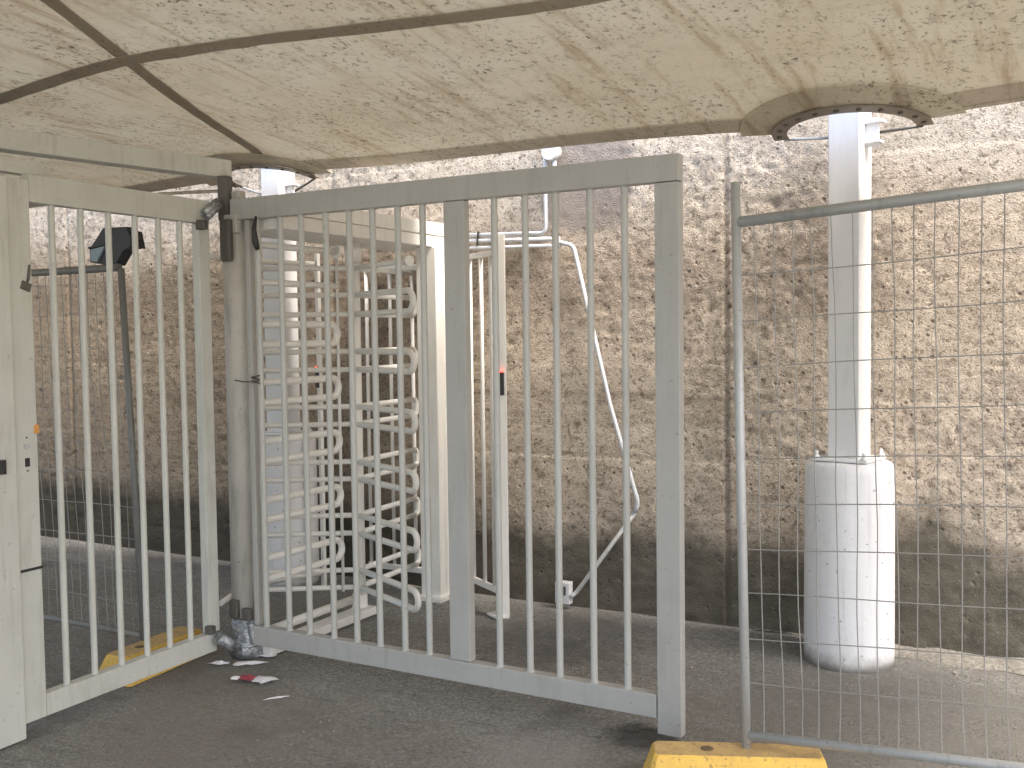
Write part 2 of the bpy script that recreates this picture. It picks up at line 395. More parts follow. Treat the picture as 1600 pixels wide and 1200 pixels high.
# ------------------------------------------------------------------ retaining wall
WALL = 5.22
def build_wall():
    mb = MB(); bm = mb.bm
    x0, x1, z0, z1 = -9.5, 2.2, -.05, 3.2; st = .0145
    nx, nz = int((x1-x0)/st), int((z1-z0)/st)
    rnd = random.Random(3)
    offs = {}
    def off(x, z):
        b = math.floor(z/.172); pnl = math.floor((x+1.655)/2.6)
        k = (b, pnl)
        if k not in offs: offs[k] = rnd.uniform(-.0017, .0017)
        d = offs[k]
        fz = z/.172-b
        if fz < .06: d += .0028*max(0, .5+1.5*noise.noise(Vector((x*1.3, b*3.1, 4))))
        j = abs(((x+1.655+1.3) % 2.6)-1.3)
        if j < .014: d += .009
        d += .003*noise.noise(Vector((x*2.2, z*2.2, 0)))
        rough = .25+max(0, min(1, .5+1.4*noise.noise(Vector((x*.9, z*1.3, 9)))+(z-1.5)*.25))
        n1 = noise.noise(Vector((x*22, z*22, 1))); n2 = noise.noise(Vector((x*9, z*12, 5)))
        d += rough*(.003*n1+.002*n2)
        v = noise.noise(Vector((x*14, z*17, 20)))
        if v > .42: d += (v-.42)*.035*rough
        d += rough*.0045*noise.noise(Vector((x*45, z*45, 7)))
        return d
    gr = []
    for i in range(nx+1):
        x = x0+i*st; gr.append([bm.verts.new((x, WALL+off(x, z0+j*st), z0+j*st)) for j in range(nz+1)])
    for i in range(nx):
        a, b = gr[i], gr[i+1]
        for j in range(nz):
            bm.faces.new((a[j], b[j], b[j+1], a[j+1])).smooth = True
    mb.box((-3.5, WALL+.45, 3.2), (26, .8, 6.6))        # the body behind the cast face, out of sight upward
    mb.box((-3.5, WALL+.05, 4.86), (26, .1, 3.3))
    mb.box((-14, WALL+.05, 1.6), (9, .1, 3.3)); mb.box((5.9, WALL+.05, 1.6), (7.4, .1, 3.3))
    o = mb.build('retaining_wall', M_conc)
    tag(o, 'tall board marked concrete retaining wall, tan with a dark damp foot', 'wall')
build_wall()

# ------------------------------------------------------------------ canopy
RINGS = (-4.47, -0.97)
CV = 4.93
def hemv(u):
    t = ((u-RINGS[0])/3.5) % 1.0
    return 4.93-.21*4*t*(1-t)
def fz(u, v):
    z = 2.50+.118*(4.88-v) - .004*max(0, 3-v)**2
    for r0 in RINGS:                      # the cloth is drawn down to each ring
        dx, dy = u-r0, CV-v; r = math.hypot(dx, dy)
        if r > .3 and dy > 0:
            a = min(1, max(0, (r-.33)/.24)); b = min(1, max(0, (r-.75)/1.2))
            z += .040*a*a*(3-2*a)*(1-b*b*(3-2*b))*dy/r
    z += .080*math.exp(-((u-RINGS[0])**2+(v-4.8)**2)/.55)     # the left mast stands a little taller
    # the left hand panel hangs a little lower beyond the diagonal seam
    s = (u+4.126)+(v-4.319)*.459          # <0 to the left of the seam
    if s < 0: z += -.022*min(1.5, -s)*max(0, min(1, (4.6-v)))
    return z
can = thing('canopy', (-2.7, 4.9, 2.5), 'stained beige fabric canopy stretched overhead with brown seams', 'canopy')
def build_fabric():
    mb = MB(); bm = mb.bm
    us = [-10+i*.05 for i in range(235)]; nb = 150
    grid = []
    for u in us:
        h = hemv(u); col = []
        for j in range(nb+1):
            t = (j/nb)**1.5
            v = h-t*(h+3.5); col.append(bm.verts.new((u, v, fz(u, v))))
        grid.append(col)
    for i in range(len(us)-1):
        for j in range(nb):
            c = (grid[i][j].co+grid[i+1][j+1].co)/2
            if any((c.x-r)**2+(c.y-CV)**2 < .36**2 for r in RINGS): continue
            bm.faces.new((grid[i][j], grid[i+1][j], grid[i+1][j+1], grid[i][j+1])).smooth = True
    for v in [v for v in bm.verts if not v.link_faces]: bm.verts.remove(v)
    return mb.build('fabric', M_fab, can)
build_fabric()
def strip(name, m, pts, w, dz=-.006, th=.003, uneven=.0):
    """flat band of width w on the underside of the fabric, along pts (u,v)"""
    mb = MB(); bm = mb.bm; P = [Vector(p) for p in pts]
    fine = []
    for a, b in zip(P, P[1:]):
        n = max(1, int((b-a).length/.05))
        fine += [a.lerp(b, i/n) for i in range(n)]
    fine.append(P[-1]); rows = []
    for i, q in enumerate(fine):
        t = (fine[min(i+1, len(fine)-1)]-fine[max(i-1, 0)]).normalized(); nrm = Vector((-t.y, t.x))
        e = 1+uneven*noise.noise(Vector((i*.6, w*50, 0)))
        r = []
        for k in (-.5, .5):
            a = q+nrm*w*k*e; zz = fz(a.x, a.y)
            r += [bm.verts.new((a.x, a.y, zz+dz)), bm.verts.new((a.x, a.y, zz+dz-th))]
        rows.append(r)
    for a, b in zip(rows, rows[1:]):
        for k0, k1 in ((0, 1), (1, 3), (3, 2), (2, 0)):
            bm.faces.new((a[k0], b[k0], b[k1], a[k1]))
    return mb.build(name, m, can)
def smooth_pts(pts, n=6):
    out = []
    P = [Vector(p) for p in pts]
    for i in range(len(P)-1):
        p0, p1, p2, p3 = P[max(i-1, 0)], P[i], P[i+1], P[min(i+2, len(P)-1)]
        for k in range(n):
            t = k/n
            out.append(.5*((2*p1)+(-p0+p2)*t+(2*p0-5*p1+4*p2-p3)*t*t+(-p0+3*p1-3*p2+p3)*t**3))
    out.append(P[-1]); return out
strip('seam', M_seam, smooth_pts([(-4.27, 4.60), (-4.12, 4.30), (-3.782, 3.599), (-3.524, 3.023), (-3.29, 2.485), (-3.0, 1.8)]), .068, uneven=.15)
strip('seam', M_seam, smooth_pts([(-6.6, 3.22), (-5.4, 3.12), (-4.47, 3.055), (-3.92, 3.0), (-3.494, 2.985), (-2.834, 3.035), (-2.386, 3.105), (-1.613, 3.206), (-.9, 3.22)]), .085, -.010, uneven=.2)
for k in range(3):                                 # hem bands, one per bay
    a = RINGS[0]+3.5*(k-1)+.33; b = min(a+3.5-.66, 1.69)
    n = 40
    strip('hem', M_hem, [(a+(b-a)*i/n, hemv(a+(b-a)*i/n)-.070) for i in range(n+1)], .155, -.004, .006)
    mb = MB(); mb.tube([(a+(b-a)*i/n, hemv(a+(b-a)*i/n)+.004, fz(a, hemv(a+(b-a)*i/n))-.006) for i in range(n+1)], .011, 8)
    mb.build('edge_rope', M_hem, can)
def ring(u0):
    def ann(name, r0, r1, a0, a1, dz, th, m, n=40, parent=can):
        mb = MB(); bm = mb.bm; rows = []
        for i in range(n+1):
            a = a0+(a1-a0)*i/n; r = []
            for rr in (r0, r1):
                x, y = u0+rr*math.cos(a), CV+rr*math.sin(a)
                zz = fz(x, y)+dz
                r += [bm.verts.new((x, y, zz)), bm.verts.new((x, y, zz-th))]
            rows.append(r)
        for a, b in zip(rows, rows[1:]):
            for k0, k1 in ((0, 1), (1, 3), (3, 2), (2, 0)): bm.faces.new((a[k0], b[k0], b[k1], a[k1]))
        bm.faces.new((rows[0][0], rows[0][1], rows[0][3], rows[0][2])); bm.faces.new((rows[-1][0], rows[-1][2], rows[-1][3], rows[-1][1]))
        return mb.build(name, m, parent)
    ann('collar', .335, .50, R(187), R(354), -.012, .005, M_patch)
    p = ann('ring_plate', .285, .355, R(178), R(362), -.022, .008, M_ringm)
    for k in range(11):
        a = R(187+16.6*k); x, y = u0+.322*math.cos(a), CV+.322*math.sin(a)
        mb = MB(); mb.lathe((x, y, fz(x, y)-.037), [(.010, 0), (.012, .003), (.012, .008)], 8)
        mb.build('bolt', M_rust, p)
    for s in (-1, 1):
        x, y = u0+s*.31, CV+.01
        mb = MB(); mb.tube([(x, y, fz(x, y)-.03), (u0+s*.10, CV+.03, 2.455)], .007, 8)
        mb.build('cable', M_galv if s < 0 else M_rust, can)
for u0 in RINGS: ring(u0)

# ------------------------------------------------------------------ white canopy columns
def column(u0, v0, rz, label):
    t = thing('canopy_column', (u0, v0, 0), label, 'column', 'white canopy columns')
    mb = MB(); n = 60; bm = mb.bm
    prof = [(.205, -.01), (.206, .03), (.204, .30), (.203, .62), (.201, .89), (.196, .925), (.186, .94), (.02, .945)]
    mb.lathe((u0, v0, 0), prof, n)
    for v in bm.verts:
        d = Vector((v.co.x-u0, v.co.y-v0, 0))
        if d.length > .1:
            k = 1+.012*noise.noise(Vector((v.co.x*7, v.co.y*7, v.co.z*3)))
            v.co.x, v.co.y = u0+d.x*k, v0+d.y*k
            if v.co.z > .8: v.co.z += .006*noise.noise(Vector((v.co.x*16, v.co.y*16, 2)))
    mb.build('round_base', M_base, t)
    mb = MB(); mb.box((u0, v0, .953), (.26, .26, .012), rz, bev=.002); mb.build('base_plate', M_white, t)
    for sx in (-1, 1):
        for sy in (-1, 1):
            d = Matrix.Rotation(rz, 3, 'Z') @ Vector((sx*.112, sy*.112, 0))
            mb = MB(); mb.lathe((u0+d.x, v0+d.y, .955), [(.015, 0), (.015, .016), (.008, .017), (.008, .036), (.006, .038)], 6)
            mb.build('anchor_bolt', M_white, t)
    mb = MB(); mb.box((u0, v0, 1.80), (.150, .150, 1.69), rz, bev=.006); mb.build('shaft', M_white, t)
    mb = MB(); mb.box((u0, v0, 2.65), (.18, .18, .012), rz, bev=.002); mb.build('cap_plate', M_white, t)
    d = Matrix.Rotation(rz, 3, 'Z') @ Vector((.10, .0, 0)); e = Matrix.Rotation(rz, 3, 'Z') @ Vector((.115, 0, 0))
    mb = MB()
    mb.box((u0+d.x, v0+d.y, 2.455), (.07, .012, .13), rz, bev=.003)
    mb.box((u0+e.x, v0+e.y, 2.50), (.09, .05, .012), rz, bev=.002); mb.box((u0+e.x, v0+e.y, 2.41), (.07, .05, .012), rz, bev=.002)
    mb.build('cable_bracket', M_white, t)
def basemat():
    m, nt, b = mat('painted_concrete'); p = geo(nt)
    v = noise_t(nt, p, 34, 3, .5)
    c = mix(nt, ramp(nt, v, [(.675, g(0)), (.71, g(.85))]), (.74, .74, .75), (.30, .29, .29))
    c = mix(nt, math_(nt, 'MULTIPLY', ramp(nt, noise_t(nt, mapping(nt, p, (3, 3, 1)), 3, 5), [(.45, g(0)), (.8, g(1))]), .4), c, (.62, .61, .58))
    sp_ = N(nt, 'SeparateXYZ'); L(nt, p, sp_.inputs[0])
    low = math_(nt, 'ADD', sp_.outputs[2], math_(nt, 'MULTIPLY', math_(nt, 'SUBTRACT', noise_t(nt, p, 9, 6, .7), .5), .16))
    c = mix(nt, ramp(nt, low, [(.0, g(.85)), (.075, g(0))]), c, (.27, .25, .22))        # splashed dirt at the foot
    run = noise_t(nt, mapping(nt, p, (16, 16, .8)), 2, 5, .6)
    c = mix(nt, math_(nt, 'MULTIPLY', ramp(nt, run, [(.55, g(0)), (.72, g(1))]), .35), c, (.45, .43, .39))
    L(nt, c, b.inputs['Base Color']); b.inputs['Roughness'].default_value = .6
    bump(nt, b, noise_t(nt, p, 26, 4), .5, .006); return m
M_base = basemat()
column(-.98, 4.955, R(-10), 'white square column on a white concrete drum, behind the wire mesh fence')
column(-4.45, 4.93, R(-2), 'white square column behind the turnstile, seen through the gate bars')

# ------------------------------------------------------------------ main gate (open leaf in front of the turnstile)
GV = 3.631                                     # front face
gate = thing('barred_gate', (-3.58, GV+.025, 0), 'large grey white barred gate leaf with thirteen bars, standing across the turnstile', 'gate')
D = .05; yc = GV+D/2
def gpart(name, c, s, m=M_gate, bev=.003):
    mb = MB(); mb.box(c, s, bev=bev); return mb.build(name, m, gate)
gpart('top_rail', ((-3.585-1.332)/2, yc, 2.165), (2.253, D, .10))
gpart('end_stile', (-1.380, yc, 1.063), (.096, D, 2.098))
gpart('bottom_rail', ((-3.505-1.430)/2, yc, .119), (2.071, D, .092))
gpart('middle_stile', (-2.322, yc, 1.140), (.10, D-.004, 1.946))
gpart('hinge_stile', (-3.492, yc+.006, 1.140), (.028, .036, 1.946))
for u in (-3.435, -3.292, -3.166, -3.022, -2.888, -2.758, -2.622, -2.492, -2.137, -1.993, -1.856, -1.704, -1.559):
    mb = MB(); mb.tube([(u, yc, .16), (u, yc, 2.12)], .0142, 14, False)
    for z_ in (.166, 2.114):      # weld beads
        mb.tube([Vector((u+.0165*math.cos(q), yc+.0165*math.sin(q), z_)) for q in [k*math.pi/6 for k in range(13)]], .0035, 6, False)
    mb.build('bar', M_bar, gate)

# ------------------------------------------------------------------ side leaf (with the lock), going back to the hinge post
A = Vector((-3.613, 2.490, 0)); B = Vector((-3.645, 3.560, 0)); lv = (B-A).normalized(); lw = Vector((lv.y, -lv.x, 0))
ang = math.atan2(lv.y, lv.x)
def lp(s, z, off=0): q = A+lv*s-lw*(.025-off); return (q.x, q.y, z)      # off: towards +u (the camera side)
leaf = thing('barred_gate', (A.x, A.y, 0), 'narrow off white barred gate leaf with a lock, left of the hinge post', 'gate')
def lbox(name, s0, s1, z0, z1, d=.05, m=None, off=0, bev=.003, parent=None):
    mb = MB(); c = lp((s0+s1)/2, (z0+z1)/2, off); mb.box(c, (s1-s0, d, z1-z0), ang, bev=bev)
    return mb.build(name, m or M_leaf, parent or leaf)
ls = lbox('lock_stile', 0, .098, .052, 2.180)
lbox('top_rail', .1, 1.07, 2.095, 2.205)
lbox('bottom_rail', .1, 1.045, .052, .142)
lbox('hinge_stile', 1.0, 1.068, .144, 2.093, .046)
for s in (.215, .355, .497, .640, .773, .901):
    mb = MB(); mb.tube([lp(s, .13), lp(s, 2.11)], .0135, 14, False); mb.build('bar', M_leaf, leaf)
# lock plate, keyhole, scratched emblem, strap, sticker
mb = MB(); mb.box(lp(.049, 1.078, .0265), (.020, .004, .034), ang, bev=.001); mb.build('keyhole_cover', M_black, ls)
mb = MB(); q = lp(.049, 1.14, .026); mb.tube([(q[0]-.002, q[1], q[2]), (q[0]+.002, q[1], q[2])], .013, 20); mb.build('lock_button', M_galv, ls)
for z in (1.175, 1.045):
    mb = MB(); q = lp(.049, z, .026); mb.tube([(q[0]-.002, q[1], q[2]), (q[0]+.002, q[1], q[2])], .004, 8); mb.build('screw', M_rust, ls)
mb = MB(); mb.box(lp(.050, .655, .0), (.102, .056, .011), ang, ry=R(0), bev=.001); mb.build('strap', M_black, ls)
mb = MB(); mb.box(lp(.0935, 1.205, .0265), (.022, .003, .034), ang, bev=.001); mb.build('sticker', M_orange, ls)

# gate frame post left of the leaf, and the beam overhead
fp = thing('gate_frame_post', (-3.60, 2.35, 0), 'wide white gate post at the left edge, beside the lock stile', 'post')
mb = MB(); mb.box((-3.66, 2.33, 1.09), (.14, .30, 2.18), R(1.7), bev=.005); pp = mb.build('post', M_leaf, fp)
mb = MB(); mb.box((-3.585, 2.415, 1.075), (.016, .022, .055), R(1.7), bev=.002); mb.build('latch', M_black, pp)
mb = MB(); mb.box((-3.68, 2.46, 2.232), (.05, .52, .05), R(1.2), bev=.003); mb.build('top_plate', M_leaf, fp)
bm_ = thing('header_beam', (-3.646, 3.698, 2.33), 'pale steel header beam over the left leaf, ending above the hinge post', 'beam')
e = (Vector((-3.646, 3.715, 0))-Vector((-3.84, 2.63, 0))).normalized()
P1 = Vector((-3.646, 3.715, 2.3735)); P0 = P1-e*3.4; off = Vector((e.y, -e.x, 0))*-.045
mb = MB(); mb.span(P0+off, P1+off, .09, .087, .004); mb.build('beam', M_leaf, bm_)
# ------------------------------------------------------------------ hinge post
hp = thing('hinge_post', (-3.60, 3.70, 0), 'round grey steel post carrying both gate leaves, silver tape round its foot', 'post')
mb = MB(); mb.lathe((-3.612, 3.705, -.02), [(.072, 0), (.072, 2.15), (.06, 2.16)], 28); mb.build('post', M_post, hp)
mb = MB(); mb.box((-3.640, 3.66, 2.225), (.055, .055, .215), R(20), bev=.004); mb.build('bracket', M_rust, hp)
mb = MB(); mb.box((-3.583, 3.69, 2.20), (.05, .05, .12), R(5), bev=.006); mb.box((-3.60, 3.65, 2.10), (.12, .035, .09), R(-5), bev=.006); mb.build('bracket', M_post, hp)
mb = MB(); mb.tube([(-3.625, 3.50, 2.135), (-3.632, 3.60, 2.205)], .019, 12); mb.tube([(-3.600, 3.50, 2.115), (-3.612, 3.60, 2.185)], .013, 12); mb.build('hinge_arm', M_tape, hp)
mb = MB(); mb.box((-3.625, 3.49, 2.085), (.05, .03, .045), R(10), bev=.004); mb.build('hinge_arm', M_rust, hp)
mb = MB(); mb.box((-3.598, 3.618, 2.02), (.065, .03, .20), R(0), bev=.008); mb.build('hinge_plate', M_rust, hp)
mb = MB(); mb.tube([(-3.600, 3.50, .135), (-3.575, 3.585, .055)], [.030, .026], 12); mb.build('hinge_arm', M_tape, hp)
mb = MB(); mb.box((-3.635, 3.485, .165), (.045, .03, .04), R(10), bev=.004); mb.build('hinge_arm', M_rust, hp)
mb = MB(); mb.lathe((-3.585, 3.690, 0), [(.086, 0), (.082, .03), (.090, .07), (.080, .12), (.085, .16), (.074, .19)], 22)
for v in mb.bm.verts:
    n3 = noise.noise_vector(v.co*14); v.co += n3*.006
mb.build('tape_wrap', M_tape, hp)
mb = MB(); mb.box((-3.545, 3.655, .125), (.10, .05, .11), R(-12), rx=R(6), bev=.01)
for v in mb.bm.verts: v.co += noise.noise_vector(v.co*16)*.005
mb.build('tape_wrap', M_tape, hp)
mb = MB(); mb.box((-3.615, 3.628, .235), (.05, .03, .09), R(4), bev=.006); mb.box((-3.54, 3.635, .215), (.05, .03, .06), R(0), bev=.006); mb.build('hinge_plate', M_rust, hp)

# hanging strap and wire tie
mb = MB(); mb.tube([(-3.405, 3.615, 2.12), (-3.40, 3.60, 2.06), (-3.403, 3.605, 2.0), (-3.392, 3.61, 1.965)], [.006, .012, .015, .010], 8)
for v in mb.bm.verts: v.co += noise.noise_vector(v.co*60)*.004
tag(mb.build('strap', M_black), 'short dark strap dangling under the top rail of the large gate', 'strap')
mb = MB(); mb.tube([(-3.58, 3.632, 1.352), (-3.52, 3.622, 1.345), (-3.44, 3.612, 1.346), (-3.42, 3.63, 1.35)], .003, 6)
mb.tube([Vector((-3.447, 3.632, 1.346))+Vector((.018*math.cos(a), .018*math.sin(a), .003*a-.01)) for a in [i*.6 for i in range(24)]], .004, 6)
tag(mb.build('wire_tie', M_rust), 'twisted rusty wire tie at mid height between hinge post and gate', 'wire')
mb = MB(); q = Vector(lp(.098, 1.80, .01))
mb.tube([q+Vector((0, .005, .06)), q+Vector((.012, -.01, .045)), q+Vector((.016, -.014, .01)), q+Vector((.012, -.02, -.02))], .007, 8)
mb.box(q+Vector((.014, -.028, -.035)), (.016, .045, .034), R(8), rx=R(-20), bev=.004)
tag(mb.build('padlock', M_rust), 'dark padlock on a short loop hung on the lock stile edge', 'padlock')

# ------------------------------------------------------------------ turnstile
ts = thing('turnstile', (-3.56, 4.5, 0), 'cream full height turnstile with looped arms behind the large gate', 'turnstile')
def tpart(name, mb, parent=None, m=None): return mb.build(name, m or M_cream, parent or ts)
mb = MB(); mb.box((-3.50, 4.40, 2.170), (.40, 1.44, .075), bev=.006); mb.box((-3.50, 4.40, 2.098), (.385, 1.43, .066), bev=.004); tpart('header', mb)
tpart('support_post', MB().box((-3.355, 5.02, 1.035), (.135, .15, 2.06), bev=.004))
mb = MB(); mb.box((-3.355, 5.01, .012), (.18, .20, .03), bev=.004); tpart('foot_plate', mb)
mb = MB(); mb.box((-3.27, 5.06, 1.035), (.028, .03, 2.06), bev=.003); tpart('support_post', mb)
tpart('support_post', MB().box((-3.53, 3.712, 1.04), (.04, .03, 2.05), bev=.003))
RX, RY = -3.532, 4.5
mb = MB(); mb.lathe((RX, RY, .04), [(.034, 0), (.034, 2.0)], 20); tpart('rotor_shaft', mb)
mb = MB(); mb.lathe((RX, RY, 1.965), [(.046, 0), (.046, .10)], 24); tpart('rotor_collar', mb)
mb = MB(); mb.lathe((RX, RY, 0), [(.06, 0), (.06, .03), (.042, .045), (.042, .12)], 24); tpart('rotor_collar', mb)
ZL = [(1.783, 1.677), (1.473, 1.373), (1.168, 1.071), (.862, .766), (.563, .463), (.256, .159)]
def loop(o, d, l, z1, z2, rr, sq=False, r0=.03):
    o, d = Vector(o), Vector(d); h = (z1-z2)/2; up = Vector((0, 0, 1))
    if not sq:
        pts = [o+d*r0+up*z1, o+d*(l*.5)+up*z1, o+d*(l-h-.02)+up*z1] + arc(o+d*(l-h)+up*(z1-h), h, math.pi/2, -math.pi/2, 12, d, up) + [o+d*(l-h-.02)+up*z2, o+d*(l*.5)+up*z2, o+d*r0+up*z2]
    else:
        c = .03
        pts = [o+d*r0+up*z1, o+d*(l-c-.02)+up*z1] + arc(o+d*(l-c)+up*(z1-c), c, math.pi/2, 0, 5, d, up) + arc(o+d*(l-c)+up*(z2+c), c, 0, -math.pi/2, 5, d, up) + [o+d*(l-c-.02)+up*z2, o+d*r0+up*z2]
    return MB().tube(pts, rr, 12)
for wi, a in enumerate((115, -4, -124)):
    d = Vector((math.sin(R(a)), math.cos(R(a)), 0))
    for z1, z2 in ZL:
        tpart('rotor_arm', loop((RX, RY, 0), d, .645, z1, z2, (.0165, .0155, .0145)[wi], wi > 0))
    mb = MB(); o = Vector((RX, RY, 1.93)); mb.tube([o+d*.03, o+d*.60+Vector((0, 0, .0))], .0145, 12)
    tpart('rotor_arm', mb)
    if wi == 0:
        mb = MB(); q = o+d*.605; mb.tube([q-d*.012, q+d*.014], .026, 14); tpart('end_cap', mb)
# upright in front of the shaft tying the rear arms
mb = MB(); mb.tube([(-3.600, 4.44, .14), (-3.600, 4.44, 1.98)], .009, 10); tpart('spine', mb)
# fixed comb between the gate post and the rotor
CO = Vector((-3.52, 3.712, 0)); cd = Vector((.02, .60, 0)).normalized()
for z1, z2 in [(1.618, 1.519), (1.334, 1.235), (1.046, .947), (.754, .658), (.468, .365)]:
    tpart('comb_loop', loop(CO, cd, .60, z1, z2, .0185, False, 0))
for z in (1.823, 2.005):
    mb = MB(); mb.tube([CO+Vector((0, 0, z)), CO+cd*.60+Vector((0, 0, z))], .0165, 12); tpart('comb_bar', mb)
mb = MB(); mb.box(CO+cd*.605+Vector((0, 0, 2.005)), (.05, .012, .07), 0, bev=.003); tpart('end_cap', mb)
mb = MB(); mb.tube([(-3.50, 3.73, .115), (-3.50, 4.40, .115)], .022, 12); tpart('lower_rail', mb)
mb = MB(); mb.box((-3.50, 4.12, .028), (.10, .85, .045), bev=.004); tpart('floor_channel', mb)
# screen of uprights at the back
for u in (-3.955, -3.775, -3.61):
    mb = MB(); mb.tube([(u, 5.165, .11), (u, 5.165, 1.97)], .012, 10); tpart('screen_bar', mb)
for z in (.11, 1.97):
    mb = MB(); mb.box((-3.67, 5.165, z), (.60, .03, .035), bev=.003); tpart('screen_rail', mb)
# far side cage
for i in range(5):
    a = R(200+26*i); x, y = -4.0+.42*math.cos(a), 4.55+.42*math.sin(a)
for u, v in ((-4.228, 4.70), (-4.24, 4.40)):
    mb = MB(); mb.tube([(u, v, .10), (u, v, 2.0)], .012, 10); tpart('cage_bar', mb)
for z in (.10, 2.0):
    mb = MB(); mb.tube([(-4.12, 4.88, z), (-4.19, 4.72, z), (-4.24, 4.55, z), (-4.25, 4.36, z), (-4.20, 4.18, z), (-4.14, 4.05, z)], .016, 10); tpart('cage_rail', mb)
fl = MB().box((-4.11, 4.885, 1.05), (.06, .02, 2.08), R(-35), bev=.003); tpart('cage_post', fl)
mb = MB(); mb.box((-4.115, 4.868, 1.31), (.036, .022, .13), R(-35), bev=.004); rd = tpart('reader', mb, m=M_black)
mb = MB(); mb.box((-4.112, 4.855, 1.372), (.014, .006, .010), R(-35), bev=.001); tpart('indicator', mb, rd, M_led)

# guard rail with reader, right of the turnstile
G0 = Vector((-3.30, 5.125, 0)); G1 = Vector((-2.805, 4.825, 0)); gd = (G1-G0).normalized(); ga = math.atan2(gd.y, gd.x)
gr = thing('guard_rail', (G1.x, G1.y, 0), 'cream barred guard rail with a black card reader, beside the turnstile post', 'guard rail')
gp = MB().box((G1.x+.012, G1.y, 1.045), (.062, .035, 2.10), R(24), bev=.003).build('end_post', M_cream, gr)
mb = MB(); mb.box((G1.x-.03, G1.y-.005, .008), (.11, .07, .014), ga, bev=.002); mb.build('foot_plate', M_cream, gr)
for z, h in ((2.0, .03), (.14, .035)):
    mb = MB(); mb.span(G0+Vector((0, 0, z)), G1-gd*.012+Vector((0, 0, z)), .022, h); mb.build('rail', M_cream, gr)
for s in (.12, .25, .385, .50):
    q = G0+gd*s; mb = MB(); mb.tube([(q.x, q.y, .15), (q.x, q.y, 1.99)], .012, 10); mb.build('bar', M_cream, gr)
mb = MB(); mb.box((G1.x+.024, G1.y-.022, 1.288), (.036, .024, .125), R(24), bev=.004); rd = mb.build('reader', M_black, gr)
mb = MB(); mb.box((G1.x+.022, G1.y-.024, 1.354), (.030, .020, .008), R(24), bev=.001); mb.build('indicator', M_led, rd)

# ------------------------------------------------------------------ conduits on the wall
CVv = 5.172
def bend(pts, rad=.03):
    P = [Vector(p) for p in pts]; out = [P[0]]
    for a, b, c in zip(P, P[1:], P[2:]):
        d0 = (a-b).normalized(); d1 = (c-b).normalized()
        r0 = min(rad, (a-b).length*.45, (c-b).length*.45)
        for i in range(7):
            t = i/6; out.append((b+d0*r0)*(1-t)**2+2*b*t*(1-t)+(b+d1*r0)*t*t)
    out.append(P[-1]); return out
grp = 'grey conduits on the wall'
def conduit(pts, r, label, m=None, rad=.04):
    o = MB().tube(bend(pts, rad), r, 12).build('conduit', m or M_pvc); return tag(o, label, 'conduit', grp)
c1 = conduit([(-2.685, CVv, 3.1), (-2.685, CVv, 2.125), (-3.46, CVv, 2.150)], .0125, 'grey conduit that comes down left of the junction box and bends left')
conduit([(-2.60, CVv-.002, 2.090), (-3.46, CVv, 2.115)], .0125, 'grey conduit along the wall, middle of the three level runs')
conduit([(-2.590, CVv, 2.052), (-3.46, CVv, 2.072)], .0115, 'grey conduit along the wall, lowest of the three level runs')
conduit([(-2.625, CVv-.006, 2.54), (-2.625, CVv-.006, 2.075), (-2.515, CVv, 2.045), (-2.30, CVv, 1.16), (-2.138, CVv, .628), (-2.155, CVv, .575)], .0125, 'grey conduit from the round junction box down the wall in a long slant', rad=.03)
conduit([(-2.155, CVv+.004, .575), (-2.520, CVv, .085), (-2.545, CVv-.03, .065)], .0125, 'dull conduit slanting back down to the small socket box', M_galv, .03)
mb = MB(); mb.tube([(-2.632, 5.18, 2.57), (-2.632, 5.115, 2.57)], .047, 24); jb = mb.build('junction_box', M_white)
tag(jb, 'round white junction box on the wall just below the canopy hem', 'junction box')
for u, w_ in ((-2.80, 'nearest the bend of the upper conduit'), (-3.03, 'second from the bend, beside the guard rail post'), (-3.13, 'third from the bend, above the guard rail'), (-3.33, 'furthest from the bend, by the turnstile header')):
    mb = MB(); mb.box((u, CVv-.012, 2.118), (.010, .012, .085), ry=R(8), bev=.001)
    tag(mb.build('conduit_clip', M_black), 'thin black clip round the level conduits, '+w_, 'clip', 'clips on the conduits')
sb = thing('socket_box', (-2.58, 5.15, .02), 'small white socket box low on the wall at the end of the conduit', 'socket box')
mb = MB(); mb.box((-2.59, 5.16, .085), (.09, .05, .125), bev=.004); mb.build('box', M_white, sb)
mb = MB(); mb.box((-2.572, 5.132, .10), (.012, .008, .05), bev=.001); mb.box((-2.60, 5.132, .10), (.003, .008, .08), bev=0); mb.build('switch', M_rust, sb)

